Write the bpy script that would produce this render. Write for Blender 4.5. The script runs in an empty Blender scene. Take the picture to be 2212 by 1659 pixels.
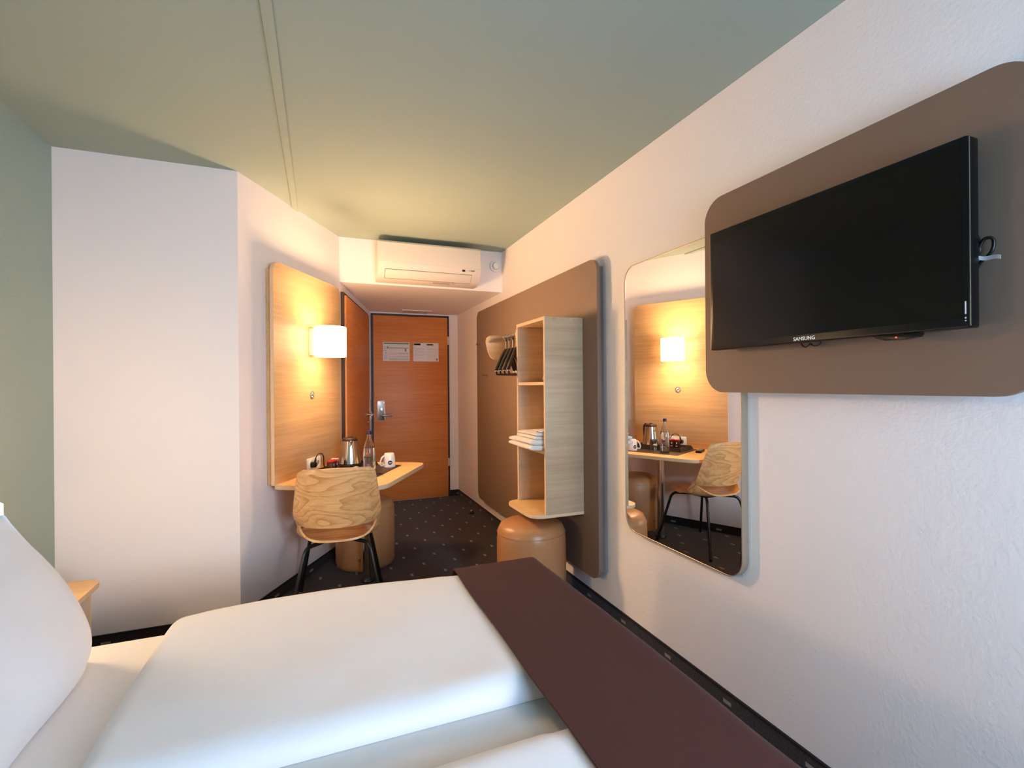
import bpy, bmesh, math, random
from mathutils import Vector, Matrix, noise
R = math.radians
random.seed(4)
scene = bpy.context.scene
COL = scene.collection

# ---------------------------------------------------------------- camera
CAM_H = 1.265
YAW, ROLL, FPX = R(21.419), R(0.457), 1056.65
cam_d = bpy.data.cameras.new('camera'); cam_d.sensor_fit = 'HORIZONTAL'
cam_d.sensor_width = 36.0; cam_d.lens = FPX / 2212 * 36.0; cam_d.clip_start = 0.02
cam = bpy.data.objects.new('camera', cam_d); COL.objects.link(cam)
_f = Vector((math.sin(YAW), math.cos(YAW), 0)); _r = Vector((math.cos(YAW), -math.sin(YAW), 0)); _d = _f.cross(_r)
_r2 = _r * math.cos(ROLL) + _d * math.sin(ROLL); _d2 = -_r * math.sin(ROLL) + _d * math.cos(ROLL)
M = Matrix((_r2, -_d2, -_f)).transposed().to_4x4(); M.translation = (0, 0, CAM_H)
cam.matrix_world = M
scene.camera = cam

# ---------------------------------------------------------------- world, daylight, exposure
SKY_STRENGTH = 22.5
LAMP_W, BED_LAMP_W = 13.0, 1.8
SHADE_E, BED_SHADE_E = 345.0, 76.0
WARM = (1.0, 0.64, 0.35)
world = bpy.data.worlds.new('overcast_sky'); scene.world = world; world.use_nodes = True
bg = world.node_tree.nodes['Background']; bg.inputs[0].default_value = (0.38, 0.65, 1.0, 1); bg.inputs[1].default_value = SKY_STRENGTH
WIN = (0.30, 1.28, 0.70, 1.90)       # x0 x1 z0 z1 of the window in the near wall
YN = -0.95                            # near wall inner face
pl = bpy.data.lights.new('window_portal', 'AREA'); pl.shape = 'RECTANGLE'; pl.size = WIN[1]-WIN[0]; pl.size_y = WIN[3]-WIN[2]
pl.cycles.is_portal = True
po = bpy.data.objects.new('window_portal', pl); COL.objects.link(po)
po.location = ((WIN[0]+WIN[1])/2, YN-0.09, (WIN[2]+WIN[3])/2); po.rotation_euler = (R(90), 0, 0)
# added less blue area light just inside the window, aimed at the slanted wall
dl_ = bpy.data.lights.new('added_window_light', 'AREA'); dl_.shape = 'RECTANGLE'; dl_.size = 0.50; dl_.size_y = 0.60
dl_.energy = 7.2; dl_.color = (1.0, 0.96, 0.93); dl_.spread = R(80)
do_ = bpy.data.objects.new('added_window_light', dl_); COL.objects.link(do_); do_.location = (1.00, YN+0.02, 1.15)
do_.rotation_euler = (Vector((-0.30, 3.15, 0.60))-Vector(do_.location)).to_track_quat('-Z', 'Y').to_euler()
scene.cycles.diffuse_bounces = 8; scene.cycles.sample_clamp_direct = 8.0
scene.view_settings.view_transform = 'Standard'; scene.view_settings.look = 'None'
scene.view_settings.exposure = 0.0; scene.view_settings.gamma = 1.0; scene.view_settings.use_curve_mapping = False

# ---------------------------------------------------------------- material helpers
def srgb(r, g, b):
    f = lambda c: (c/255/12.92) if c/255 <= 0.04045 else ((c/255+0.055)/1.055)**2.4
    return (f(r), f(g), f(b), 1)
def mat(name, col, rough=0.6, metal=0.0, spec=0.5, bump=None, var=None, coat=0.0, sheen=0.0, transmission=0.0, ior=1.45, emit=None):
    """bump = (scale, strength, distance); var = (scale, second colour, amount)"""
    m = bpy.data.materials.new(name); m.use_nodes = True
    nt = m.node_tree; b = nt.nodes['Principled BSDF']
    b.inputs['Base Color'].default_value = col; b.inputs['Roughness'].default_value = rough
    b.inputs['Metallic'].default_value = metal; b.inputs['Specular IOR Level'].default_value = spec
    b.inputs['Coat Weight'].default_value = coat; b.inputs['Sheen Weight'].default_value = sheen
    b.inputs['Transmission Weight'].default_value = transmission; b.inputs['IOR'].default_value = ior
    if emit:
        b.inputs['Emission Color'].default_value = emit[0]; b.inputs['Emission Strength'].default_value = emit[1]
    tc = nt.nodes.new('ShaderNodeTexCoord')
    if bump:
        n = nt.nodes.new('ShaderNodeTexNoise'); n.inputs['Scale'].default_value = bump[0]; n.inputs['Detail'].default_value = 3
        nt.links.new(tc.outputs['Object'], n.inputs['Vector'])
        bp = nt.nodes.new('ShaderNodeBump'); bp.inputs['Strength'].default_value = bump[1]; bp.inputs['Distance'].default_value = bump[2]
        nt.links.new(n.outputs['Fac'], bp.inputs['Height']); nt.links.new(bp.outputs[0], b.inputs['Normal'])
    if var:
        n = nt.nodes.new('ShaderNodeTexNoise'); n.inputs['Scale'].default_value = var[0]; n.inputs['Detail'].default_value = 4
        nt.links.new(tc.outputs['Object'], n.inputs['Vector'])
        mx = nt.nodes.new('ShaderNodeMix'); mx.data_type = 'RGBA'
        mx.inputs[6].default_value = col; mx.inputs[7].default_value = var[1]
        ma = nt.nodes.new('ShaderNodeMath'); ma.operation = 'MULTIPLY'; ma.inputs[1].default_value = var[2]
        nt.links.new(n.outputs['Fac'], ma.inputs[0]); nt.links.new(ma.outputs[0], mx.inputs[0]); nt.links.new(mx.outputs[2], b.inputs['Base Color'])
    return m
def wood(name, light, dark, along='X', rough=0.45, fine=70, coarse=9, contrast=1.0, cathedral=0.0):
    m = bpy.data.materials.new(name); m.use_nodes = True
    nt = m.node_tree; L = nt.links; b = nt.nodes['Principled BSDF']
    b.inputs['Roughness'].default_value = rough; b.inputs['Specular IOR Level'].default_value = 0.4
    tc = nt.nodes.new('ShaderNodeTexCoord')
    def mapping(k):
        mp = nt.nodes.new('ShaderNodeMapping')
        sc = {'X': (1/k, 1, 1), 'Y': (1, 1/k, 1), 'Z': (1, 1, 1/k)}[along]
        mp.inputs['Scale'].default_value = sc; L.new(tc.outputs['Object'], mp.inputs['Vector']); return mp
    n1 = nt.nodes.new('ShaderNodeTexNoise'); n1.inputs['Scale'].default_value = fine; n1.inputs['Detail'].default_value = 5; n1.inputs['Roughness'].default_value = 0.7
    L.new(mapping(28).outputs[0], n1.inputs['Vector'])
    n2 = nt.nodes.new('ShaderNodeTexNoise'); n2.inputs['Scale'].default_value = coarse; n2.inputs['Detail'].default_value = 3; n2.inputs['Distortion'].default_value = 0.6
    L.new(mapping(9).outputs[0], n2.inputs['Vector'])
    add = nt.nodes.new('ShaderNodeMath'); add.operation = 'MULTIPLY_ADD'; add.inputs[1].default_value = 0.55
    hf = nt.nodes.new('ShaderNodeMath'); hf.operation = 'MULTIPLY'; hf.inputs[1].default_value = 0.45
    L.new(n2.outputs['Fac'], hf.inputs[0]); L.new(n1.outputs['Fac'], add.inputs[0]); L.new(hf.outputs[0], add.inputs[2])
    src = add.outputs[0]
    if cathedral:
        mp = mapping(5.5)
        nd = nt.nodes.new('ShaderNodeTexNoise'); nd.inputs['Scale'].default_value = 4.0; nd.inputs['Detail'].default_value = 2.0; nd.inputs['Roughness'].default_value = 0.45
        L.new(mp.outputs[0], nd.inputs['Vector'])
        mu = nt.nodes.new('ShaderNodeMath'); mu.operation = 'MULTIPLY'; mu.inputs[1].default_value = 24.0; L.new(nd.outputs['Fac'], mu.inputs[0])
        fr = nt.nodes.new('ShaderNodeMath'); fr.operation = 'FRACT'; L.new(mu.outputs[0], fr.inputs[0])
        pw = nt.nodes.new('ShaderNodeMath'); pw.operation = 'POWER'; pw.inputs[1].default_value = 3.5; L.new(fr.outputs[0], pw.inputs[0])
        mm = nt.nodes.new('ShaderNodeMath'); mm.operation = 'MULTIPLY_ADD'; mm.inputs[1].default_value = -cathedral; L.new(pw.outputs[0], mm.inputs[0]); L.new(src, mm.inputs[2])
        src = mm.outputs[0]
    cr = nt.nodes.new('ShaderNodeValToRGB')
    w = 0.16/contrast
    cr.color_ramp.elements[0].position = 0.5-w; cr.color_ramp.elements[0].color = dark
    cr.color_ramp.elements[1].position = 0.5+w; cr.color_ramp.elements[1].color = light
    L.new(src, cr.inputs[0]); L.new(cr.outputs[0], b.inputs['Base Color'])
    bp = nt.nodes.new('ShaderNodeBump'); bp.inputs['Strength'].default_value = 0.06; bp.inputs['Distance'].default_value = 0.001
    L.new(n1.outputs['Fac'], bp.inputs['Height']); L.new(bp.outputs[0], b.inputs['Normal'])
    return m
def math_node(nt, op, a, b=None, c=None):
    n = nt.nodes.new('ShaderNodeMath'); n.operation = op
    for i, v in enumerate((a, b, c)):
        if v is None: continue
        if isinstance(v, (int, float)): n.inputs[i].default_value = v
        else: nt.links.new(v, n.inputs[i])
    return n.outputs[0]
def carpet(name, vertical=None):
    """charcoal brown carpet with small pale woven dashes on a staggered lattice; vertical: (axis, z) for the skirting"""
    m = bpy.data.materials.new(name); m.use_nodes = True
    nt = m.node_tree; L = nt.links; b = nt.nodes['Principled BSDF']
    b.inputs['Roughness'].default_value = 0.95; b.inputs['Specular IOR Level'].default_value = 0.1; b.inputs['Sheen Weight'].default_value = 0.15
    tc = nt.nodes.new('ShaderNodeTexCoord'); sep = nt.nodes.new('ShaderNodeSeparateXYZ'); L.new(tc.outputs['Object'], sep.inputs[0])
    X, Y, Z = sep.outputs
    if vertical is None:
        u = math_node(nt, 'DIVIDE', math_node(nt, 'SUBTRACT', X, 0.673-0.1134/2), 0.1134)
        ci = math_node(nt, 'FLOOR', u); fu = math_node(nt, 'SUBTRACT', math_node(nt, 'SUBTRACT', u, ci), 0.5)
        odd = math_node(nt, 'FLOORED_MODULO', ci, 2.0)
        v = math_node(nt, 'DIVIDE', math_node(nt, 'SUBTRACT', Y, 4.843-0.348/2), 0.348)
        v = math_node(nt, 'ADD', v, math_node(nt, 'MULTIPLY', odd, 0.5))
        fv = math_node(nt, 'SUBTRACT', math_node(nt, 'FRACT', math_node(nt, 'ADD', v, 200.0)), 0.5)
        a = math_node(nt, 'LESS_THAN', math_node(nt, 'ABSOLUTE', fu), 0.0085/0.1134)
        c = math_node(nt, 'LESS_THAN', math_node(nt, 'ABSOLUTE', fv), 0.021/0.348)
    else:
        v = math_node(nt, 'DIVIDE', {'X': X, 'Y': Y}[vertical], 0.348)
        fv = math_node(nt, 'SUBTRACT', math_node(nt, 'FRACT', math_node(nt, 'ADD', v, 200.3)), 0.5)
        a = math_node(nt, 'LESS_THAN', math_node(nt, 'ABSOLUTE', math_node(nt, 'SUBTRACT', Z, 0.026)), 0.0075)
        c = math_node(nt, 'LESS_THAN', math_node(nt, 'ABSOLUTE', fv), 0.02/0.348)
    mask = math_node(nt, 'MULTIPLY', a, c)
    n = nt.nodes.new('ShaderNodeTexNoise'); n.inputs['Scale'].default_value = 170; n.inputs['Detail'].default_value = 3; L.new(tc.outputs['Object'], n.inputs['Vector'])
    cr = nt.nodes.new('ShaderNodeValToRGB'); cr.color_ramp.elements[0].position = 0.3; cr.color_ramp.elements[1].position = 0.75
    cr.color_ramp.elements[0].color = srgb(32, 26, 27); cr.color_ramp.elements[1].color = srgb(64, 55, 56); L.new(n.outputs['Fac'], cr.inputs[0])
    mx = nt.nodes.new('ShaderNodeMix'); mx.data_type = 'RGBA'; mx.inputs[7].default_value = srgb(150, 142, 136)
    L.new(math_node(nt, 'MULTIPLY', mask, 0.8), mx.inputs[0]); L.new(cr.outputs[0], mx.inputs[6]); L.new(mx.outputs[2], b.inputs['Base Color'])
    bp = nt.nodes.new('ShaderNodeBump'); bp.inputs['Strength'].default_value = 0.5; bp.inputs['Distance'].default_value = 0.003
    L.new(n.outputs['Fac'], bp.inputs['Height']); L.new(bp.outputs[0], b.inputs['Normal'])
    return m
def fabric(name, col, col2, rough=0.9, scale=420, sheen=0.2, bump=0.25):
    return mat(name, col, rough, spec=0.15, bump=(scale, bump, 0.001), var=(30, col2, 0.5), sheen=sheen)

PLASTER = mat('white_plaster', srgb(240, 234, 233), 0.85, spec=0.2, bump=(85, 0.32, 0.004))
SMOOTH_WHITE = mat('smooth_white_paint', srgb(240, 231, 227), 0.8, spec=0.25, bump=(60, 0.08, 0.002))
CEIL = mat('sage_green_ceiling_paint', srgb(155, 168, 158), 0.85, spec=0.2)
GREEN = mat('sage_green_wall_paint', srgb(166, 180, 165), 0.62, spec=0.35, bump=(95, 0.35, 0.003))
CARPET = carpet('dash_carpet'); CARPET_Y = carpet('dash_carpet_skirting_y', 'Y'); CARPET_X = carpet('dash_carpet_skirting_x', 'X')
EDGE_BLACK = mat('black_skirting_edge', srgb(22, 20, 22), 0.8)
OAK_X = wood('pale_oak_veneer_x', srgb(222, 186, 138), srgb(192, 152, 104), 'X')
OAK_Y = wood('pale_oak_veneer_y', srgb(214, 184, 146), srgb(180, 148, 112), 'Y')
OAK_DESK = wood('honey_oak_desk', srgb(226, 188, 132), srgb(204, 160, 104), 'X', fine=50)
OAK_PLY = wood('bent_plywood_oak', srgb(248, 204, 144), srgb(186, 128, 72), 'X', 0.36, fine=95, contrast=0.6, cathedral=0.24)
OAK_EDGE = mat('light_wood_edge_band', srgb(222, 190, 152), 0.5)
PLY_EDGE = mat('pale_plywood_edge', srgb(214, 192, 160), 0.5, var=(60, srgb(190, 164, 128), 0.6))
BEECH = wood('reddish_beech_door', srgb(216, 140, 74), srgb(192, 108, 48), 'X', 0.42, fine=60, coarse=5)
TAUPE = mat('taupe_laminate', srgb(127, 104, 88), 0.55, spec=0.3)
TAUPE_EDGE = mat('taupe_laminate_edge', srgb(122, 105, 92), 0.5)
LEATHER = mat('taupe_leatherette', srgb(176, 124, 82), 0.33, spec=0.45, bump=(240, 0.06, 0.001))
LEATHER_CAMEL = mat('camel_leatherette', srgb(176, 132, 90), 0.42, spec=0.45, bump=(240, 0.06, 0.001))
WHITE_PLASTIC = mat('white_plastic', srgb(236, 232, 226), 0.4)
CREAM_PLASTIC = mat('cream_plastic', srgb(222, 210, 194), 0.45)
GREY_PLASTIC = mat('grey_plastic', srgb(170, 165, 158), 0.5)
BLACK_PLASTIC = mat('black_plastic', srgb(20, 19, 19), 0.35)
BLACK_GLOSS = mat('piano_black_bezel', srgb(7, 7, 8), 0.28, spec=0.35)
SCREEN = mat('black_screen', srgb(6, 6, 7), 0.16, spec=0.35)
BLACK_METAL = mat('black_powder_coated_steel', srgb(24, 22, 22), 0.32, spec=0.6)
CHROME = mat('polished_steel', srgb(214, 208, 200), 0.16, metal=1.0)
SATIN = mat('satin_steel', srgb(190, 184, 176), 0.34, metal=1.0)
CHAMPAGNE = mat('champagne_metal_frame', srgb(196, 182, 160), 0.35, metal=0.85)
MIRROR = mat('silvered_mirror', (0.93, 0.93, 0.92, 1), 0.0, metal=1.0)
DARK_FRAME = mat('dark_brown_door_frame', srgb(52, 36, 32), 0.5)
LINEN = fabric('white_bed_linen', srgb(232, 231, 232), srgb(224, 224, 227), 0.88, 600, 0.1, 0.08)
SHEET = fabric('white_sheet', srgb(230, 228, 227), srgb(222, 221, 222), 0.9, 600, 0.1, 0.08)
RUNNER = fabric('chocolate_runner_wool', srgb(78, 44, 38), srgb(60, 44, 41), 0.95, 380, 0.03, 0.45)
TOWEL = fabric('white_towelling', srgb(236, 230, 224), srgb(226, 220, 214), 0.95, 300, 0.2, 0.8)
PORCELAIN = mat('white_porcelain', srgb(238, 232, 222), 0.18, coat=0.4)
BROWN_PRINT = mat('brown_print', srgb(58, 32, 28), 0.5)
BLACK_PRINT = mat('black_print', srgb(26, 24, 24), 0.5)
PAPER = mat('white_paper', srgb(224, 218, 216), 0.8)
GREEN_PRINT = mat('green_print', srgb(96, 126, 84), 0.7)
OLIVE_PRINT = mat('olive_print', srgb(150, 146, 70), 0.7)
GREY_PRINT = mat('grey_print', srgb(178, 168, 164), 0.7)
PINK_PRINT = mat('pale_pink_print', srgb(206, 180, 178), 0.7)
MAROON_PRINT = mat('maroon_print', srgb(88, 44, 44), 0.7)
RED = mat('red_packet', srgb(196, 24, 28), 0.35)
DARK_RED = mat('dark_red_packet', srgb(74, 24, 24), 0.4)
BLUE_CAP = mat('dark_blue_cap', srgb(38, 40, 78), 0.35)
BLUE_PRINT = mat('blue_label', srgb(72, 92, 132), 0.4)
MAT_BROWN = mat('dark_brown_desk_mat', srgb(64, 44, 38), 0.6, bump=(300, 0.2, 0.001))
TRAY = mat('black_brown_tray', srgb(44, 36, 33), 0.4)
KETTLE_LID = mat('dark_brown_kettle_plastic', srgb(58, 42, 36), 0.35)
GLASS = mat('clear_glass', (0.97, 0.98, 0.98, 1), 0.0, transmission=1.0, ior=1.45)
WATER = mat('water', (0.98, 0.99, 1, 1), 0.0, transmission=1.0, ior=1.33)
RED_LED = mat('red_led', srgb(90, 0, 0), 0.4, emit=((1, 0.05, 0.03, 1), 4.0))
DARK_WINDOW = mat('white_window_frame', srgb(230, 230, 228), 0.5)
def shade_mat(name, e):
    return mat(name, srgb(240, 230, 210), 0.6, emit=((1.0, 0.63, 0.34, 1), e))
def pane_mat():
    m = bpy.data.materials.new('window_glass'); m.use_nodes = True
    nt = m.node_tree; nt.nodes.remove(nt.nodes['Principled BSDF']); out = nt.nodes['Material Output']
    t = nt.nodes.new('ShaderNodeBsdfTransparent'); g = nt.nodes.new('ShaderNodeBsdfGlossy'); g.inputs['Roughness'].default_value = 0.0
    mx = nt.nodes.new('ShaderNodeMixShader'); mx.inputs[0].default_value = 0.06
    nt.links.new(t.outputs[0], mx.inputs[1]); nt.links.new(g.outputs[0], mx.inputs[2]); nt.links.new(mx.outputs[0], out.inputs[0])
    return m

# ---------------------------------------------------------------- mesh helpers
def link(name, me, parent=None):
    o = bpy.data.objects.new(name, me); COL.objects.link(o)
    if parent: o.parent = parent
    return o
def finish(name, bm, m, parent=None, smooth=False, angle=35):
    bmesh.ops.recalc_face_normals(bm, faces=bm.faces[:])
    me = bpy.data.meshes.new(name); bm.to_mesh(me); bm.free()
    for k in (m if isinstance(m, (list, tuple)) else [m]): me.materials.append(k)
    if smooth:
        for p in me.polygons: p.use_smooth = True
        try: me.set_sharp_from_angle(angle=R(angle))
        except Exception: pass
    return link(name, me, parent)
def tag(o, label=None, cat=None, group=None, kind=None):
    if label: o['label'] = label
    if cat: o['category'] = cat
    if group: o['group'] = group
    if kind: o['kind'] = kind
    return o
def empty(name, loc=(0, 0, 0), rz=0.0, label=None, cat=None, group=None, kind=None):
    o = bpy.data.objects.new(name, None); COL.objects.link(o); o.empty_display_size = 0.05
    o.location = loc; o.rotation_euler = (0, 0, rz)
    return tag(o, label, cat, group, kind)
def add_box(bm, lo, hi):
    vs = [bm.verts.new((x, y, z)) for x in (lo[0], hi[0]) for y in (lo[1], hi[1]) for z in (lo[2], hi[2])]
    for f in ((0, 1, 3, 2), (4, 6, 7, 5), (0, 4, 5, 1), (2, 3, 7, 6), (0, 2, 6, 4), (1, 5, 7, 3)):
        bm.faces.new([vs[i] for i in f])
    return vs
def box(name, lo, hi, m, parent=None, bevel=0.0, seg=2, smooth=None):
    bm = bmesh.new(); add_box(bm, lo, hi)
    if bevel: bmesh.ops.bevel(bm, geom=bm.edges[:], offset=bevel, segments=seg, profile=0.5, affect='EDGES')
    return finish(name, bm, m, parent, smooth=bool(bevel) if smooth is None else smooth)
def rrect(a0, a1, b0, b1, r, seg=8, corners=(1, 1, 1, 1)):
    """corners: (a0b0, a1b0, a1b1, a0b1)"""
    pts = []
    for i, (ca, cb, st) in enumerate(((a0, b0, 180), (a1, b0, 270), (a1, b1, 0), (a0, b1, 90))):
        rr = r*corners[i] if not isinstance(r, (list, tuple)) else r[i]
        if rr <= 0: pts.append((ca, cb)); continue
        oa = ca+rr if ca == a0 else ca-rr; ob = cb+rr if cb == b0 else cb-rr
        for k in range(seg+1):
            t = R(st+90*k/seg); pts.append((oa+rr*math.cos(t), ob+rr*math.sin(t)))
    return pts
def plate(name, pts, axis, t0, t1, m, parent=None, bevel=0.0, smooth=True, edge_mat=None):
    """extrude a 2-D outline along an axis. axis 'X': pts=(y,z); 'Y': pts=(x,z); 'Z': pts=(x,y)"""
    P = {'X': lambda a, b, t: (t, a, b), 'Y': lambda a, b, t: (a, t, b), 'Z': lambda a, b, t: (a, b, t)}[axis]
    bm = bmesh.new()
    A = [bm.verts.new(P(a, b, t0)) for a, b in pts]; B = [bm.verts.new(P(a, b, t1)) for a, b in pts]
    f0 = bm.faces.new(A); f1 = bm.faces.new(B); n = len(pts); sides = []
    for i in range(n): sides.append(bm.faces.new((A[i], A[(i+1) % n], B[(i+1) % n], B[i])))
    if edge_mat:
        for f in sides: f.material_index = 1
    if bevel:
        es = list(f0.edges)+list(f1.edges)
        bmesh.ops.bevel(bm, geom=es, offset=bevel, segments=2, profile=0.5, affect='EDGES')
    return finish(name, bm, [m, edge_mat] if edge_mat else m, parent, smooth=smooth)
def ring(name, outer, inner, axis, t0, t1, m, parent=None):
    """frame between two outlines with the same number of points"""
    P = {'X': lambda a, b, t: (t, a, b), 'Y': lambda a, b, t: (a, t, b), 'Z': lambda a, b, t: (a, b, t)}[axis]
    bm = bmesh.new(); L = [[bm.verts.new(P(a, b, t)) for a, b in pts] for pts in (outer, inner) for t in (t0, t1)]
    n = len(outer)
    for i in range(n):
        j = (i+1) % n
        for a, b in ((0, 1), (1, 3), (3, 2), (2, 0)): bm.faces.new((L[a][i], L[a][j], L[b][j], L[b][i]))
    return finish(name, bm, m, parent, smooth=True)
def lathe(name, prof, m, parent=None, seg=32, c=(0, 0), closed=False, smooth=True, angle=40):
    bm = bmesh.new(); rings = []
    for r, z in prof:
        if r < 1e-6: rings.append([bm.verts.new((c[0], c[1], z))])
        else: rings.append([bm.verts.new((c[0]+r*math.cos(2*math.pi*k/seg), c[1]+r*math.sin(2*math.pi*k/seg), z)) for k in range(seg)])
    pairs = list(zip(rings, rings[1:])) + ([(rings[-1], rings[0])] if closed else [])
    for a, b in pairs:
        for k in range(seg):
            q = [a[k % len(a)], a[(k+1) % len(a)], b[(k+1) % len(b)], b[k % len(b)]]
            q = list(dict.fromkeys(q))
            if len(q) > 2: bm.faces.new(q)
    return finish(name, bm, m, parent, smooth=smooth, angle=angle)
def add_tube(bm, path, r, seg=10, cap=True):
    path = [Vector(p) for p in path]; rs = r if isinstance(r, (list, tuple)) else [r]*len(path)
    up = None; prev = None
    for i, p in enumerate(path):
        d = (path[min(i+1, len(path)-1)] - path[max(i-1, 0)]).normalized()
        if up is None:
            up = Vector((0, 0, 1)) if abs(d.z) < 0.9 else Vector((1, 0, 0))
        s = d.cross(up).normalized(); up = s.cross(d).normalized()
        rg = [bm.verts.new(p+(s*math.cos(2*math.pi*k/seg)+up*math.sin(2*math.pi*k/seg))*rs[i]) for k in range(seg)]
        if prev:
            for k in range(seg): bm.faces.new((prev[k], prev[(k+1) % seg], rg[(k+1) % seg], rg[k]))
        elif cap: bm.faces.new(rg[::-1])
        prev = rg
    if cap: bm.faces.new(prev)
def tube(name, path, r, m, parent=None, seg=10):
    bm = bmesh.new(); add_tube(bm, path, r, seg); return finish(name, bm, m, parent, smooth=True, angle=60)
def smooth_path(pts, n=6):
    pts = [Vector(p) for p in pts]; out = []
    for i in range(len(pts)-1):
        p0, p1, p2, p3 = pts[max(i-1, 0)], pts[i], pts[i+1], pts[min(i+2, len(pts)-1)]
        for k in range(n):
            t = k/n
            out.append(0.5*((2*p1)+(p2-p0)*t+(2*p0-5*p1+4*p2-p3)*t*t+(3*p1-p0-3*p2+p3)*t**3))
    out.append(pts[-1]); return out
def grid(name, fn, nu, nv, m, parent=None, thick=0.0, closed_u=False, smooth=True, toward=(0, 0, -1)):
    bm = bmesh.new(); V = [[bm.verts.new(fn(i/(nu-1) if not closed_u else i/nu, j/(nv-1))) for j in range(nv)] for i in range(nu)]
    for i in range(nu if closed_u else nu-1):
        for j in range(nv-1): bm.faces.new((V[i][j], V[(i+1) % nu][j], V[(i+1) % nu][j+1], V[i][j+1]))
    if thick:
        bmesh.ops.recalc_face_normals(bm, faces=bm.faces[:]); bm.normal_update()
        mean = sum((f.normal*f.calc_area() for f in bm.faces), Vector())
        sg = 1 if mean.dot(Vector(toward)) > 0 else -1
        D = [[bm.verts.new(v.co+v.normal*sg*thick) for v in row] for row in V]
        for i in range(nu-1):
            for j in range(nv-1): bm.faces.new((D[i][j+1], D[i+1][j+1], D[i+1][j], D[i][j]))
            for j in (0, nv-1): bm.faces.new((V[i][j], V[i+1][j], D[i+1][j], D[i][j]))
        for j in range(nv-1):
            for i in (0, nu-1): bm.faces.new((V[i][j], V[i][j+1], D[i][j+1], D[i][j]))
    return finish(name, bm, m, parent, smooth=smooth, angle=60)
def text_mesh(name, body, size, m, parent, mtx, extrude=0.0004):
    cu = bpy.data.curves.new('text', 'FONT'); cu.body = body; cu.size = size; cu.align_x = 'CENTER'; cu.align_y = 'CENTER'; cu.extrude = extrude; cu.offset = size*0.012; cu.resolution_u = 3
    t = bpy.data.objects.new('text', cu); COL.objects.link(t)
    dg = bpy.context.evaluated_depsgraph_get(); me = bpy.data.meshes.new_from_object(t.evaluated_get(dg))
    bpy.data.objects.remove(t); bpy.data.curves.remove(cu)
    me.transform(mtx); me.name = name; me.materials.clear(); me.materials.append(m)
    return link(name, me, parent)
def prism(name, pts, z0, z1, m, label, cat='wall'):
    o = plate(name, pts, 'Z', z0, z1, m, None, smooth=False); return tag(o, label, cat, None, 'structure')

# ---------------------------------------------------------------- room shell
XR, XL, ZC = 1.465, -1.168, 2.40
YF, YB, YE = 2.93, 3.955, 5.43
A = Vector((-0.399, YF)); ANG = R(27.85)
T = Vector((math.sin(ANG), math.cos(ANG))); N = Vector((math.cos(ANG), -math.sin(ANG)))
B = Vector((0.148, 3.965)); E = Vector((0.50, YE))
bt = (E-B).normalized(); bn = Vector((bt.y, -bt.x))
ZS = 2.055
def wbox(name, lo, hi, m, label, cat='wall'):
    return tag(box(name, lo, hi, m), label, cat, None, 'structure')
wbox('floor', (-1.4, -1.2, -0.1), (1.7, 5.6, 0.0), CARPET, 'charcoal brown carpet with small pale dashes', 'floor')
wbox('ceiling', (-1.4, -1.2, ZC), (1.7, 5.6, ZC+0.1), CEIL, 'sage green painted ceiling', 'ceiling')
wbox('wall_right', (XR, -1.2, 0), (XR+0.1, 5.6, ZC), PLASTER, 'long white textured plaster wall carrying the television')
wbox('wall_left', (XL-0.1, -1.2, 0), (XL, YF+0.1, ZC), GREEN, 'sage green wall behind the bed head')
prism('wall_far', [(XL, YF), tuple(A), (A.x-0.05, YF+0.1), (XL, YF+0.1)], 0, ZC, SMOOTH_WHITE, 'plain white wall beside the nightstand')
Bk = B-N*0.1
prism('wall_slanted', [tuple(A), tuple(B), tuple(Bk), (A.x-0.05, YF+0.1)], 0, ZC, SMOOTH_WHITE, 'slanted white wall behind the desk')
prism('wall_bathroom', [tuple(B), tuple(E), tuple(E-bn*0.1), tuple(Bk)], 0, ZC, SMOOTH_WHITE, 'short white wall with the bathroom door')
wbox('wall_entrance', (0.3, YE, 0), (XR, YE+0.1, ZC), SMOOTH_WHITE, 'white end wall around the entrance door')
prism('ceiling_bulkhead', [(B.x-0.005, YB), (XR, YB), (XR, YE), (E.x, YE)], ZS, ZC, SMOOTH_WHITE, 'white bulkhead carrying the air conditioner', 'bulkhead')
# near wall with the window (behind the camera)
x0, x1, z0, z1 = WIN
nw = tag(empty('wall_near', (0, YN, 0)), 'white wall with the window behind the bed', 'wall', None, 'structure')
for lo, hi in (((XL, -0.1, 0), (XR, 0, z0)), ((XL, -0.1, z1), (XR, 0, ZC)), ((XL, -0.1, z0), (x0, 0, z1)), ((x1, -0.1, z0), (XR, 0, z1))):
    box('wall_panel', lo, hi, PLASTER, nw)
w1 = tag(empty('window_1', ((x0+x1)/2, YN, z0)), 'white framed two pane window', 'window', None, 'structure')
hw, hh = (x1-x0)/2, z1-z0
ring('window_frame', [(-hw, 0), (hw, 0), (hw, hh), (-hw, hh)], [(-hw+.05, .05), (hw-.05, .05), (hw-.05, hh-.05), (-hw+.05, hh-.05)], 'Y', -0.08, -0.03, DARK_WINDOW, w1)
box('mullion', (-0.03, -0.08, 0.05), (0.03, -0.03, hh-0.05), DARK_WINDOW, w1)
PANE = pane_mat()
for s in (-1, 1): box('pane', (min(s*0.03, s*(hw-.05)), -0.058, 0.05), (max(s*0.03, s*(hw-.05)), -0.052, hh-0.05), PANE, w1)
box('window_sill', (-hw-0.03, -0.03, -0.03), (hw+0.03, 0.06, 0.0), DARK_WINDOW, w1, 0.004)
# ceiling strip
tr = tag(box('trim_1', (-0.158, -0.9, ZC-0.010), (-0.124, 3.46, ZC), CEIL, None, 0.002), 'narrow green strip running along the ceiling', 'trim', None, 'structure')
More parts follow.
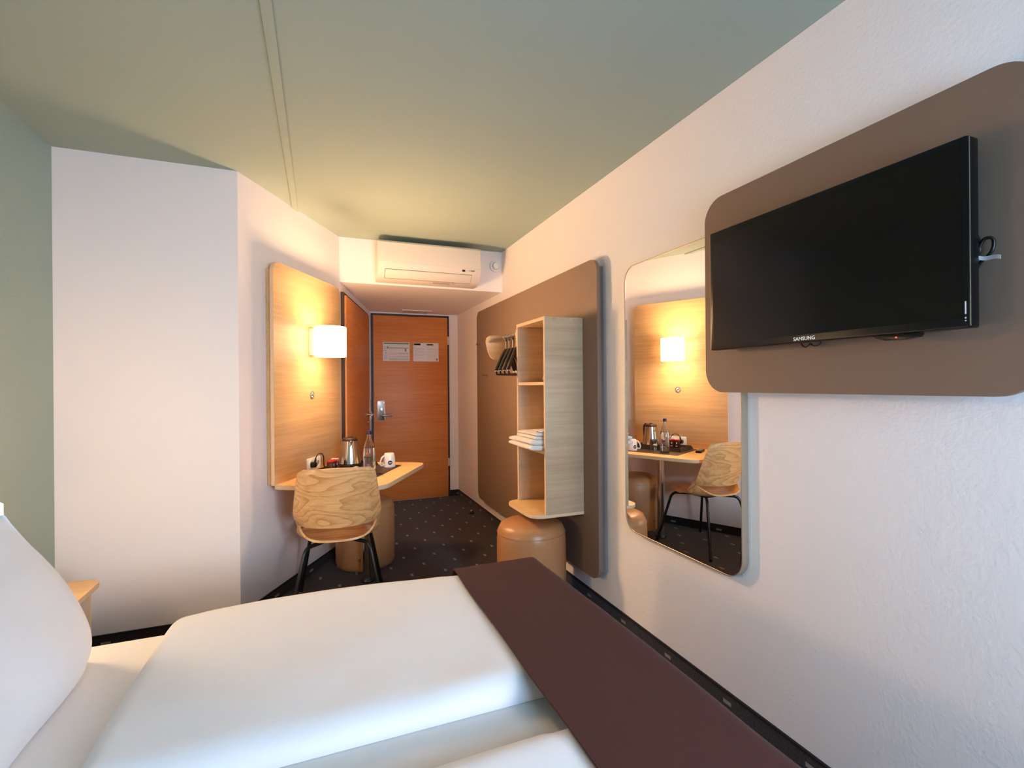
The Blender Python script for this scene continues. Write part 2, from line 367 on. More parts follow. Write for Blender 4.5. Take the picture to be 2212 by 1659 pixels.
# skirting: carpet strips with a black top edge
def skirting(name, p, q, nrm, m, label):
    p, q, nrm = Vector(p), Vector(q), Vector(nrm).normalized()
    root = tag(empty(name), label, 'skirting', None, 'structure')
    for nm, za, zb, d, mm in (('carpet_strip', 0.0, 0.060, 0.008, m), ('top_edge', 0.060, 0.068, 0.010, EDGE_BLACK)):
        plate(nm, [tuple(p), tuple(q), tuple(q+nrm*d), tuple(p+nrm*d)], 'Z', za, zb, mm, root, smooth=False)
skirting('baseboard_right', (XR, -0.9), (XR, YE), (-1, 0), CARPET_Y, 'carpet skirting along the long television wall')
skirting('baseboard_far', (XL, YF), tuple(A), (0, -1), CARPET_X, 'carpet skirting below the plain white wall')
skirting('baseboard_slanted', tuple(A), tuple(B), tuple(N), CARPET_Y, 'carpet skirting below the slanted wall')
skirting('baseboard_entrance', (1.365, YE), (XR-0.008, YE), (0, -1), CARPET_X, 'short carpet skirting beside the entrance door')
skirting('baseboard_left', (XL, -0.9), (XL, YF-0.01), (1, 0), CARPET_Y, 'carpet skirting below the green wall')

# ---------------------------------------------------------------- entrance door
d1 = tag(empty('door_1', (0.935, YE, 0)), 'beech entrance door in a dark frame at the end of the room', 'door', None, 'structure')
ox = -0.935
bm = bmesh.new()
add_box(bm, (0.508+ox, -0.012, 0), (0.530+ox, 0, 2.038)); add_box(bm, (1.345+ox, -0.012, 0), (1.363+ox, 0, 2.038)); add_box(bm, (0.530+ox, -0.012, 2.018), (1.345+ox, 0, 2.038))
finish('door_frame', bm, DARK_FRAME, d1)
leaf = box('door_leaf', (0.532+ox, -0.018, 0.006), (1.343+ox, -0.001, 2.016), BEECH, d1, 0.002)
lk = plate('lock_plate', rrect(0.572+ox, 0.648+ox, 0.885, 1.095, 0.012, 5), 'Y', -0.026, -0.018, SATIN, d1, 0.001)
lathe_c = bmesh.new()
hd = tube('door_lever', smooth_path([(0.612+ox, -0.024, 0.938), (0.612+ox, -0.058, 0.938), (0.628+ox, -0.066, 0.939), (0.68+ox, -0.066, 0.941), (0.722+ox, -0.064, 0.941)], 5), 0.0105, SATIN, d1, 12)
kc = plate('key_cylinder', [(0.612+ox+0.009*math.cos(t*math.pi/8), 1.005+0.014*math.sin(t*math.pi/8)) for t in range(16)], 'Y', -0.034, -0.026, CHROME, lk)
for sx in (0.585, 0.636):
    plate('screw', [(sx+ox+0.004*math.cos(t*math.pi/5), 1.072+0.004*math.sin(t*math.pi/5)) for t in range(10)], 'Y', -0.0275, -0.026, CHROME, lk)
for zz in (1.76, 0.39):
    box('hinge', (1.342+ox, -0.026, zz-0.045), (1.358+ox, -0.012, zz+0.045), CREAM_PLASTIC, d1, 0.003)
lathe_c.free()
# notices on the door
def notice(name, x0, x1, z0, z1, items, label):
    o = tag(empty(name, (x0, YE-0.018, z0)), label, 'notice')
    w, h = x1-x0, z1-z0
    box('sheet', (0, -0.0012, 0), (w, 0, h), PAPER, o)
    groups = {}
    for nm, m, a0, b0, a1, b1 in items: groups.setdefault((nm, m), []).append((a0, b0, a1, b1))
    for (nm, m), rs in groups.items():
        bm = bmesh.new()
        for a0, b0, a1, b1 in rs: add_box(bm, (a0*w, -0.0018, (1-b1)*h), (a1*w, -0.0012, (1-b0)*h))
        finish(nm, bm, m, o)
    return o, w, h
it = [('header_bar', GREEN_PRINT, .03, .035, .97, .10)]
it += [('corridor_plan', OLIVE_PRINT, .16, .29, .97, .325), ('plan_marker', GREEN_PRINT, .155, .22, .19, .35), ('exit_marker', GREEN_PRINT, .82, .34, .87, .49)]
it += [('plan_rooms', GREY_PRINT, .20+.033*k, .15, .204+.033*k, .285) for k in range(24)] + [('plan_rooms', GREY_PRINT, .20+.033*k, .33, .204+.033*k, .46) for k in range(18)]
it += [('key_symbol', GREEN_PRINT, .03, .25+.09*k, .055, .28+.09*k) for k in range(3)] + [('key_text', GREY_PRINT, .07, .24+.09*k, .13, .28+.09*k) for k in range(3)]
it += [('text_line', PINK_PRINT, .20, .53+.024*k, .52, .54+.024*k) for k in range(7)] + [('text_line', PINK_PRINT, .20, .74+.03*k, .52, .75+.03*k) for k in range(7)]
it += [('text_block', GREY_PRINT, .55, .54+.024*k, .95, .552+.024*k) for k in range(5)] + [('text_block', GREY_PRINT, .53, .72+.024*k, .96, .732+.024*k) for k in range(4)] + [('text_block', GREY_PRINT, .22, .86+.024*k, .96, .872+.024*k) for k in range(4)]
it += [('side_text', GREY_PRINT, .03, .64+.03*k, .16, .652+.03*k) for k in range(10)]
n1, w, h = notice('escape_plan_notice', 0.633, 0.918, 1.525, 1.729, it, 'white notice with green header and corridor plan on the door')
lathe_ring = [(0.105*w+0.009*math.cos(t*math.pi/8), 0.43*h+0.009*math.sin(t*math.pi/8)) for t in range(16)]
ring('round_symbol', lathe_ring, [(0.105*w+0.005*math.cos(t*math.pi/8), 0.43*h+0.005*math.sin(t*math.pi/8)) for t in range(16)], 'Y', -0.0018, -0.0012, GREEN_PRINT, n1)
it = [('title_box', MAROON_PRINT, .02, .03, .285, .125), ('title_text', PAPER, .04, .055, .265, .10), ('second_title_box', OLIVE_PRINT, .53, .05, .79, .135), ('second_title_text', PAPER, .545, .07, .775, .115)]
for k, (b, ln) in enumerate(((.18, .12), (.26, .08), (.31, .42), (.335, .4), (.40, .09), (.44, .40), (.50, .42), (.57, .09), (.61, .44), (.65, .45), (.70, .4), (.76, .08), (.80, .38), (.87, .2))):
    it += [('text_line', GREY_PRINT, .03, b, .03+ln, b+.012), ('second_text_line', PINK_PRINT, .53, b+.02, .53+ln*.9, b+.03)]
n2, w, h = notice('house_rules_notice', 0.958, 1.240, 1.523, 1.728, it, 'white text notice with dark round logo at its lower corner')
n2l = plate('round_logo', [(0.93*w+0.0115*math.cos(t*math.pi/12), 0.11*h+0.0115*math.sin(t*math.pi/12)) for t in range(24)], 'Y', -0.002, -0.0012, BROWN_PRINT, n2)
box('logo_band', (0.93*w-0.0105, -0.0025, 0.11*h-0.002), (0.93*w+0.0105, -0.002, 0.11*h+0.0025), PAPER, n2l)

# bathroom door on its slanted wall: local x along the wall, -y into the room
d2 = tag(empty('door_2', (B.x, B.y, 0), math.atan2(bt.y, bt.x)), 'beech bathroom door beside the desk panel', 'door', None, 'structure')
bm = bmesh.new()
add_box(bm, (0.012, -0.022, 0), (0.045, 0, 1.985)); add_box(bm, (1.195, -0.022, 0), (1.215, 0, 1.985)); add_box(bm, (0.045, -0.022, 1.965), (1.195, 0, 1.985))
finish('door_frame', bm, DARK_FRAME, d2)
box('door_leaf', (0.047, -0.036, 0.006), (1.20, -0.002, 1.963), BEECH, d2, 0.002)
tube('door_lever', smooth_path([(1.10, -0.03, 0.975), (1.10, -0.075, 0.975), (1.085, -0.085, 0.975), (1.0, -0.083, 0.975)], 5), 0.010, CHROME, d2, 12)
plate('rosette', [(1.10+0.024*math.cos(t*math.pi/10), 0.975+0.024*math.sin(t*math.pi/10)) for t in range(20)], 'Y', -0.046, -0.036, CHROME, d2)
plate('key_rosette', [(1.10+0.024*math.cos(t*math.pi/10), 0.90+0.024*math.sin(t*math.pi/10)) for t in range(20)], 'Y', -0.044, -0.036, CHROME, d2)
sw = tag(empty('card_switch', (B.x+bt.x*1.42, B.y+bt.y*1.42, 0.90), math.atan2(bt.y, bt.x)), 'white key card switch plates between the two doors', 'switch')
box('lower_plate', (-0.04, -0.022, 0.0), (0.04, 0, 0.085), WHITE_PLASTIC, sw, 0.004); box('upper_plate', (-0.04, -0.014, 0.09), (0.04, 0, 0.215), WHITE_PLASTIC, sw, 0.004)

# ---------------------------------------------------------------- air conditioner, detector, soffit panel
ac = empty('air_conditioner', (0.81, YB, 2.068), 0, 'white air conditioner mounted under the green ceiling', 'air conditioner')
AW = 0.402
LIP = [(-0.197, 0.116), (-0.187, 0.076), (-0.163, 0.036), (-0.128, 0.011), (-0.080, 0.0)]
prof = [(0, 0.0)]+LIP[::-1]+[(-0.197, 0.278), (-0.188, 0.286), (0, 0.286)]
plate('body', prof, 'X', -AW, AW, CREAM_PLASTIC, ac, 0.004)
plate('front_panel', [(-0.1975, 0.120), (-0.205, 0.124), (-0.208, 0.19), (-0.204, 0.270), (-0.1975, 0.277)], 'X', -AW+0.004, AW-0.004, CREAM_PLASTIC, ac, 0.003)
def on_lip(t, off=0.001):   # along the curved lower lip, t in 0..1
    pts = [Vector(p) for p in LIP]
    q = t*4; i = min(int(q), 3); p = pts[i].lerp(pts[i+1], q-i); d = (pts[i+1]-pts[i]).normalized(); nn = Vector((-d.y, d.x)); nn = -nn if nn.x > 0 else nn
    return p+nn*off
def lip_strip(name, ts, a, b, x0, x1, m, bev=0.0):
    plate(name, [tuple(on_lip(t, a)) for t in ts] + [tuple(on_lip(t, b)) for t in ts[::-1]], 'X', x0, x1, m, ac, bev)
lip_strip('air_slot', (0.26, 0.4, 0.5, 0.62, 0.735), 0.0008, -0.003, -AW+0.052, AW-0.072, mat('dark_slot', srgb(112, 76, 56), 0.7))
lip_strip('louver_flap', (0.275, 0.4, 0.5, 0.62, 0.69), 0.005, -0.002, -AW+0.055, AW-0.075, CREAM_PLASTIC, 0.001)
box('display_window', (0.248, -0.1968, 0.094), (0.272, -0.188, 0.109), BLACK_PLASTIC, ac); box('receiver', (0.280, -0.1968, 0.094), (0.293, -0.188, 0.109), CREAM_PLASTIC, ac)
bm = bmesh.new()
for cx, cz in ((0.311, 0.1065), (0.3085, 0.1025), (0.3135, 0.1025)):
    vs = [bm.verts.new((cx+a, -0.1972, cz+b)) for a, b in ((0, .0022), (.0026, 0), (0, -.0022), (-.0026, 0))]; bm.faces.new(vs)
for k in range(7): add_box(bm, (0.320+k*0.0046, -0.1972, 0.1015), (0.3235+k*0.0046, -0.188, 0.1065))
tag(finish('brand_mark', bm, BLACK_PRINT, ac), kind='stuff')
bm = bmesh.new(); a = on_lip(0.78, 0.0012); b = on_lip(0.93, 0.0012)
vs = [bm.verts.new(v) for v in ((0.03, a.x, a.y), (0.17, a.x, a.y), (0.17, b.x, b.y), (0.03, b.x, b.y))]; bm.faces.new(vs)
vs = [bm.verts.new(v) for v in ((0.18, a.x, a.y), (0.21, a.x, a.y), (0.21, (a.x+b.x)/2, (a.y+b.y)/2), (0.18, (a.x+b.x)/2, (a.y+b.y)/2))]; bm.faces.new(vs)
finish('rating_sticker', bm, GREY_PLASTIC, ac)
sd = empty('smoke_detector', (1.40, YB, 2.27), 0, 'small round white smoke detector beside the air conditioner', 'smoke detector')
def disc(name, r0, r1, ya, yb, m, parent, seg=28, cx=0, cz=0):
    bm = bmesh.new(); a = [bm.verts.new((cx+r0*math.cos(2*math.pi*k/seg), ya, cz+r0*math.sin(2*math.pi*k/seg))) for k in range(seg)]
    b = [bm.verts.new((cx+r1*math.cos(2*math.pi*k/seg), yb, cz+r1*math.sin(2*math.pi*k/seg))) for k in range(seg)]
    bm.faces.new(a); bm.faces.new(b)
    for k in range(seg): bm.faces.new((a[k], a[(k+1) % seg], b[(k+1) % seg], b[k]))
    return finish(name, bm, m, parent, smooth=True, angle=30)
disc('base', 0.048, 0.046, 0, -0.028, WHITE_PLASTIC, sd); disc('slot_ring', 0.032, 0.032, -0.028, -0.032, GREY_PLASTIC, sd); disc('cover', 0.030, 0.026, -0.028, -0.045, WHITE_PLASTIC, sd)
vt = empty('soffit_hatch', (0.965, 5.32, ZS), 0, 'flush access hatch in the soffit above the entrance door', 'hatch')
ring('hatch_frame', [(-.155, -.13), (.155, -.13), (.155, .09), (-.155, .09)], [(-.135, -.11), (.135, -.11), (.135, .07), (-.135, .07)], 'Z', -0.006, 0, SMOOTH_WHITE, vt)
box('hatch_cover', (-.134, -.109, -0.004), (.134, .069, 0), mat('hatch_cover_paint', srgb(216, 196, 176), 0.7), vt, 0.001)

# ---------------------------------------------------------------- desk wall group: local x = along the slanted wall, -y = into the room
RZ = math.atan2(T.y, T.x)
def W3(s, n, z=0.0): p = A+T*s+N*n; return (p.x, p.y, z)
wp = empty('desk_wall_panel', W3(0.62, 0, 0.695), RZ, 'tall pale oak panel with rounded corners behind the desk', 'wall panel')
plate('board', rrect(-0.405, 0.425, 0.0, 1.288, 0.055, 8, (0, 0, 1, 1)), 'Y', -0.060, -0.038, OAK_X, wp, 0.0015, edge_mat=OAK_EDGE)
box('backing', (-0.385, -0.038, 0.0), (0.405, 0.0, 1.245), OAK_X, wp)

def wall_lamp(loc, rz, label, watt, e, side_e, group, closed=False):
    o = empty('wall_lamp', loc, rz, label, 'lamp', group)
    box('back_plate', (-0.028, -0.040, -0.088), (0.028, 0, 0.088), CREAM_PLASTIC, o, 0.003)
    box('arm', (-0.012, -0.062, -0.012), (0.012, -0.038, 0.012), CREAM_PLASTIC, o)
    rr, cy = 0.097, -0.137
    pr = [(rr-0.004, -0.097), (rr, -0.094), (rr, 0.094), (rr-0.004, 0.097), (rr-0.006, 0.094), (rr-0.006, -0.094)]
    def sector(nm, a0, a1, m):                 # part of the drum wall between two angles
        bm = bmesh.new(); ns = max(6, int((a1-a0)/7))
        rg = [[bm.verts.new((r*math.cos(R(a0+(a1-a0)*k/ns)), cy+r*math.sin(R(a0+(a1-a0)*k/ns)), z)) for r, z in pr] for k in range(ns+1)]
        for p, q in zip(rg, rg[1:]):
            for i in range(6): bm.faces.new((p[i], p[(i+1) % 6], q[(i+1) % 6], q[i]))
        bm.faces.new(rg[0]); bm.faces.new(rg[-1])
        return finish(nm, bm, m, o, smooth=True, angle=40)
    sector('shade', -48, 228, shade_mat('glowing_shade', side_e))        # rest of the drum, kept at a weaker glow
    sector('boosted_shade_front', 228, 312, shade_mat('boosted_shade_glow', e)) # front of the same drum, glow boosted to light the room ahead
    if closed: lathe('added_light_stop', [(0, -0.090), (rr-0.0065, -0.090), (rr-0.0065, -0.086), (0, -0.086)], CREAM_PLASTIC, o, 32, (0, cy))  # added disc that stops lamp light from falling on the bed sheet
    box('lamp_holder', (-0.014, cy-0.014, -0.06), (0.014, cy+0.014, -0.02), CREAM_PLASTIC, o, 0.003)
    tube('holder_arm', [(0, -0.06, -0.045), (0, cy, -0.045)], 0.006, CREAM_PLASTIC, o, 8)
    bl = lathe('bulb', [(0, -0.02), (0.012, -0.02), (0.022, 0.0), (0.024, 0.02), (0.018, 0.042), (0, 0.05)], mat('bulb_glass', srgb(255, 240, 215), 0.4, emit=((1, .72, .42, 1), 14)), o, 16, (0, cy))
    ld = bpy.data.lights.new('lamp_light', 'POINT'); ld.energy = watt; ld.color = WARM; ld.shadow_soft_size = 0.026
    lo = bpy.data.objects.new('lamp_light', ld); COL.objects.link(lo); lo.parent = o; lo.location = (0, cy, 0.055)
    return o
wall_lamp(W3(0.622, 0.060, 1.548), RZ, 'glowing white drum lamp on the oak panel above the desk', LAMP_W, SHADE_E, 14.0, 'wall lamps')
wall_lamp((XL, 2.005, 0.80), R(90), 'warm drum lamp on the green wall behind the pillow', BED_LAMP_W, BED_SHADE_E, 13.0, 'wall lamps', True)

ns = empty('no_smoking_sign', W3(0.632, 0.060, 1.205), RZ, 'small round no smoking sign on the oak panel', 'sign')
disc('plate', 0.027, 0.027, 0, -0.003, SATIN, ns, 28)
sf = disc('face', 0.023, 0.023, -0.003, -0.0035, PAPER, ns, 28)
bm = bmesh.new()
def bar(bm, a, b, hw, y0=-0.0041, y1=-0.0035):
    a, b = Vector(a), Vector(b); d = (b-a).normalized(); n = Vector((-d.y, d.x))*hw
    q = [a+n, b+n, b-n, a-n]; U = [bm.verts.new((p.x, y0, p.y)) for p in q]; V = [bm.verts.new((p.x, y1, p.y)) for p in q]
    bm.faces.new(U)
    for i in range(4): bm.faces.new((U[i], U[(i+1) % 4], V[(i+1) % 4], V[i]))
bar(bm, (-0.013, 0.013), (0.013, -0.013), 0.0022); bar(bm, (-0.015, -0.003), (0.012, -0.003), 0.0026); bar(bm, (0.011, 0.0), (0.015, 0.010), 0.0012)
finish('pictogram', bm, BLACK_PRINT, ns)
ring('ring', [(0.0215*math.cos(t*math.pi/14), 0.0215*math.sin(t*math.pi/14)) for t in range(28)], [(0.0175*math.cos(t*math.pi/14), 0.0175*math.sin(t*math.pi/14)) for t in range(28)], 'Y', -0.0042, -0.0035, BLACK_PRINT, ns)

so = empty('wall_socket', W3(0.640, 0.060, 0.752), RZ, 'white double power socket low on the oak panel', 'socket')
plate('frame', rrect(-0.083, 0.083, -0.042, 0.042, 0.007, 4), 'Y', -0.010, 0, WHITE_PLASTIC, so, 0.002)
for sx in (-0.040, 0.040):
    ins = ring('insert', rrect(sx-0.033, sx+0.033, -0.033, 0.033, 0.0328, 6), [(sx+0.0195*math.cos(R(180+t*360/28)), 0.0195*math.sin(R(180+t*360/28))) for t in range(28)], 'Y', -0.013, -0.010, WHITE_PLASTIC, so)
    w = disc('well', 0.0195, 0.0195, -0.0105, -0.0095, GREY_PLASTIC, so, 24, sx, 0)
    for hx in (-0.008, 0.008): disc('pin_hole', 0.0026, 0.0026, -0.0112, -0.0104, BLACK_PRINT, w, 10, sx+hx, 0)
pc = empty('power_plug', W3(0.600, 0.073, 0.752), RZ, 'black plug with looping cable in the double socket', 'plug')
disc('plug_body', 0.0195, 0.017, 0.0, -0.028, BLACK_PLASTIC, pc, 20)
tube('strain_relief', [(0, -0.020, 0.012), (0, -0.026, 0.032), (0.001, -0.027, 0.045)], [0.008, 0.0065, 0.004], BLACK_PLASTIC, pc)
tube('cable', smooth_path([(0.001, -0.027, 0.043), (0.02, -0.03, 0.062), (0.05, -0.036, 0.066), (0.076, -0.040, 0.045), (0.084, -0.038, 0.005), (0.100, -0.034, -0.030), (0.15, -0.030, -0.042), (0.24, -0.030, -0.046)], 6), 0.0034, BLACK_PLASTIC, pc, 8)

# desk
DZ = 0.700
dk = empty('desk', W3(0.62, 0.060, 0), RZ, 'honey oak wall desk on a single steel leg', 'desk')
def dl(s, n): return (s-0.62, -(n-0.060))
out = [dl(0.215, 0.0605)] + [dl(*p) for p in ((0.205, 0.10), (0.203, 0.18), (0.207, 0.40), (0.212, 0.585), (0.222, 0.635), (0.245, 0.668), (0.275, 0.690), (0.32, 0.700), (0.95, 0.700), (1.01, 0.695), (1.045, 0.675), (1.062, 0.640), (1.065, 0.58))] + [dl(1.045, 0.0605)]
plate('desk_top', out, 'Z', DZ-0.026, DZ, OAK_DESK, dk, 0.002, edge_mat=PLY_EDGE)
px, py = dl(0.635, 0.43)
leg = lathe('leg', [(0.030, 0.022), (0.030, DZ-0.032)], CHROME, dk, 28, (px, py))
lathe('foot', [(0, 0.0), (0.044, 0.0), (0.044, 0.010), (0.034, 0.022), (0, 0.022)], BLACK_METAL, leg, 28, (px, py))
lathe('flange', [(0, DZ-0.0265), (0.05, DZ-0.0265), (0.05, DZ-0.032), (0, DZ-0.032)], SATIN, leg, 28, (px, py))
# desk mat
mt = tag(box('desk_mat', (-0.243, -0.215, 0), (0.243, 0.215, 0.003), MAT_BROWN, None, 0.001), 'dark brown rectangular mat on the desk', 'mat')
mt.location = W3(0.683, 0.345, DZ); mt.rotation_euler = (0, 0, RZ)
# tray
TZ = DZ+0.003
ty = empty('tray', W3(0.702, 0.258, TZ), RZ, 'dark tray with sloped rim under the kettle', 'tray')
def frustum(name, w0, d0, w1, d1, z0, z1, m, parent, inner=None):
    bm = bmesh.new()
    def rg(w, d, z): return [bm.verts.new((a*w, b*d, z)) for a, b in ((-1, -1), (1, -1), (1, 1), (-1, 1))]
    a, b = rg(w0, d0, z0), rg(w1, d1, z1); bm.faces.new(a)
    Ls = [a, b]
    if inner: Ls += [rg(inner[0], inner[1], z1), rg(inner[2], inner[3], inner[4])]
    for p, q in zip(Ls, Ls[1:]):
        for k in range(4): bm.faces.new((p[k], p[(k+1) % 4], q[(k+1) % 4], q[k]))
    bm.faces.new(Ls[-1])
    return finish(name, bm, m, parent)
frustum('tray_body', 0.225, 0.135, 0.210, 0.121, 0, 0.030, TRAY, ty, (0.205, 0.117, 0.198, 0.109, 0.012))
ST = TZ+0.012
# kettle
kx = W3(0.806, 0.238, ST+0.0003)
kt = empty('electric_kettle', kx, RZ, 'polished steel kettle with dark lid on the tray', 'kettle')
lathe('power_base', [(0, 0), (0.077, 0), (0.079, 0.006), (0.074, 0.014), (0, 0.014)], BLACK_PLASTIC, kt, 36)
lathe('body', [(0.070, 0.014), (0.074, 0.018), (0.068, 0.045), (0.061, 0.085), (0.054, 0.130), (0.050, 0.172)], CHROME, kt, 40)
ld = lathe('lid', [(0.0505, 0.170), (0.052, 0.175), (0.051, 0.183), (0.044, 0.190), (0.03, 0.194), (0, 0.195)], KETTLE_LID, kt, 36)
box('lid_knob', (-0.010, -0.018, 0.192), (0.010, 0.012, 0.200), KETTLE_LID, ld, 0.003)
bm = bmesh.new()
sa = R(208)   # spout towards the room
vs = []
for k, (da, z, rr) in enumerate(((-18, 0.169, 0.0515), (18, 0.169, 0.0515), (0, 0.169, 0.068), (0, 0.128, 0.0555))):
    vs.append(bm.verts.new((rr*math.cos(sa+R(da)), rr*math.sin(sa+R(da)), z)))
bm.faces.new((vs[0], vs[2], vs[1])); bm.faces.new((vs[0], vs[3], vs[2])); bm.faces.new((vs[1], vs[2], vs[3]))
finish('spout', bm, CHROME, kt)
ha = sa+math.pi
tube('handle', smooth_path([(r*math.cos(ha), r*math.sin(ha), z) for r, z in ((0.046, 0.180), (0.072, 0.186), (0.092, 0.170), (0.095, 0.125), (0.090, 0.075), (0.080, 0.045), (0.064, 0.040))], 5), 0.0085, KETTLE_LID, kt, 10)
# drink sachets standing on the tray
def sachet(s, n, top, label):
    o = empty('drink_packet', W3(s, n, ST), RZ+R(4), label, 'packet', 'drink packets on the tray')
    box('box', (-0.018, -0.020, 0), (0.018, 0.020, 0.058), DARK_RED, o, 0.002)
    box('top_flap', (-0.0185, -0.0205, 0.0580), (0.0185, 0.0205, 0.068), top, o, 0.002)
    plate('emblem', [(-0.003+0.006*math.cos(t*math.pi/6), 0.040+0.009*math.sin(t*math.pi/6)) for t in range(12)], 'Y', -0.0208, -0.0202, PAPER, o)
    box('print_line', (-0.011, -0.0206, 0.012), (0.009, -0.0202, 0.018), PAPER, o)
sachet(0.578, 0.215, RED, 'red topped packet on the tray nearest the chair')
sachet(0.622, 0.215, RED, 'red topped packet in the middle of the row on the tray')
sachet(0.672, 0.195, PAPER, 'white topped packet on the tray nearest the kettle')
for k, (s, n, lab) in enumerate(((0.600, 0.310, 'flat white sugar sachet on the tray rim beside the bottle'), (0.715, 0.312, 'flat white sugar sachet on the tray rim before the kettle'))):
    o = tag(box('sugar_sachet', (-0.034, -0.013, 0), (0.034, 0.013, 0.004), PAPER, None, 0.0015), lab, 'sachet', 'sugar sachets on the tray')
    o.location = W3(s, n, ST+0.0005); o.rotation_euler = (0, 0, RZ+R(3-6*k))
# bottle with water
bo = empty('water_bottle', W3(0.578, 0.470, TZ), RZ, 'clear glass water bottle with blue cap on the desk mat', 'bottle')
op = [(0, 0.006), (0.030, 0.0), (0.036, 0.003), (0.0375, 0.012), (0.0375, 0.120), (0.0365, 0.150), (0.031, 0.178), (0.022, 0.205), (0.0145, 0.228), (0.0125, 0.245), (0.0128, 0.268)]
ip = [(0.0105, 0.268), (0.0103, 0.245), (0.0123, 0.228), (0.0198, 0.205), (0.0288, 0.178), (0.0342, 0.150), (0.0350, 0.120), (0.0350, 0.013), (0.031, 0.009), (0, 0.011)]
lathe('glass', op+ip, GLASS, bo, 36)
lathe('water', [(0, 0.0095), (0.030, 0.0085), (0.0353, 0.0125), (0.0353, 0.120), (0.0346, 0.150), (0.0325, 0.165), (0, 0.165)], WATER, bo, 36)
lathe('cap', [(0.0138, 0.250), (0.0146, 0.252), (0.0146, 0.270), (0.013, 0.274), (0, 0.274)], BLUE_CAP, bo, 24)
def label_patch(name, a0, a1, zs, r, m):
    return grid(name, lambda u, v: ((r(v)+0.0006)*math.cos(R(a0+(a1-a0)*u)), (r(v)+0.0006)*math.sin(R(a0+(a1-a0)*u)), zs[0]+(zs[1]-zs[0])*v), 12, 4, m, bo)
la = -40
label_patch('front_label', la-34, la+34, (0.045, 0.112), lambda v: 0.0375, mat('clear_label', srgb(206, 206, 214), 0.4, var=(140, srgb(70, 80, 120), 1.1)))
label_patch('label_stripe', la-30, la-12, (0.05, 0.075), lambda v: 0.0380, RED)
label_patch('neck_label', la-26, la+26, (0.152, 0.172), lambda v: 0.0366-0.0048*v, BLUE_PRINT)
# upturned glass tumbler
tg = tag(lathe('tumbler', [(0.033, 0.0), (0.0345, 0.001), (0.0285, 0.094), (0.026, 0.097), (0, 0.097), (0, 0.090), (0.0255, 0.089), (0.0318, 0.001)], GLASS, None, 32, closed=True), 'upturned clear tumbler on the mat beside the kettle', 'glass')
tg.location = W3(0.690, 0.432, TZ)
# mug, upside down
mg = empty('mug', W3(0.850, 0.500, TZ), RZ, 'upturned white mug with round brown badge on the mat', 'mug')
lathe('cup', [(0.0385, 0.0), (0.041, 0.001), (0.0405, 0.030), (0.0375, 0.070), (0.033, 0.090), (0.029, 0.094), (0, 0.094), (0, 0.088), (0.028, 0.087), (0.034, 0.07), (0.0375, 0.03), (0.0385, 0.0)], PORCELAIN, mg, 36)
hA = R(140)
tube('handle', smooth_path([(r*math.cos(hA), r*math.sin(hA), z) for r, z in ((0.034, 0.076), (0.048, 0.074), (0.062, 0.055), (0.068, 0.030), (0.062, 0.014), (0.050, 0.014), (0.038, 0.022))], 5), 0.0052, PORCELAIN, mg, 10)
bA = -152
bd = grid('badge', lambda u, v: ((0.0408-0.04*(0.016*v*math.sin(2*math.pi*u)+0.008))*math.cos(R(bA)+0.015*v*math.cos(2*math.pi*u)/0.0395), (0.0408-0.04*(0.016*v*math.sin(2*math.pi*u)+0.008))*math.sin(R(bA)+0.015*v*math.cos(2*math.pi*u)/0.0395), 0.032+0.015*v*math.sin(2*math.pi*u)), 24, 4, BROWN_PRINT, mg, closed_u=True)
mtx = Matrix.Rotation(R(bA), 4, 'Z') @ Matrix.Translation((0.0417, 0, 0.0318)) @ Matrix.Rotation(R(90), 4, 'Z') @ Matrix.Rotation(R(90), 4, 'X')
text_mesh('badge_lettering', 'B&B', 0.0115, PORCELAIN, mg, mtx)
# remote control
rc = empty('remote_control', W3(0.375, 0.25, DZ), RZ+R(82), 'small black remote control on the desk behind the chair', 'remote control')
box('case', (-0.08, -0.022, 0), (0.08, 0.022, 0.018), BLACK_PLASTIC, rc, 0.005)
for i in range(6):
    for j in range(3): box('button', (-0.06+i*0.018, -0.014+j*0.0105, 0.0175), (-0.05+i*0.018, -0.007+j*0.0105, 0.020), GREY_PLASTIC, rc)

# ---------------------------------------------------------------- chair (local +y is the front)
ch = empty('desk_chair', (0.098, 2.99, 0), R(-4.5), 'bent oak plywood chair with black steel legs at the desk', 'chair')
def back_fn(u, v):
    a = 2*u-1; t = v
    hw = 0.2285-0.036*(max(0.0, t-0.22)/0.78)**1.3 if t > 0.22 else 0.2285-0.030*((0.22-t)/0.22)**2
    hw -= 0.026*(max(0.0, t-0.92)/0.08)**2.6
    yc = -0.235 - 0.055*t                      # recline
    wrap = 0.115-0.055*t
    z = 0.508+0.318*t
    z += 0.006*t*(1-a*a)
    return (hw*math.sin(a*1.12)/math.sin(1.12), yc+wrap*(1-math.cos(a*1.25))/(1-math.cos(1.25)), z)
bk = grid('backrest', back_fn, 29, 19, [OAK_PLY], ch, thick=0.011, toward=(0, 1, 0))
def seat_fn(u, v):
    a = 2*u-1; t = v                           # t 0 rear -> 1 front
    hw = 0.176+0.045*math.sin(math.pi*min(1, 0.15+t*0.75)) - 0.012*t
    y = -0.225 + 0.435*t + 0.115*abs(a)**3*(1-t)**2.0 - 0.015*abs(a)**4*t
    side = max(0.0, 1-t*1.7)
    z = 0.446 - 0.020*min(1, t/0.28) - 0.004*math.sin(math.pi*t) + 0.030*max(0, t-0.28) - 0.012*max(0, t-0.85)/0.15 + 0.068*abs(a)**3.2*side**0.8 - 0.004*side
    return (hw*math.sin(a*1.2)/math.sin(1.2), y, z)
grid('seat', seat_fn, 29, 21, [OAK_PLY], ch, thick=0.011)
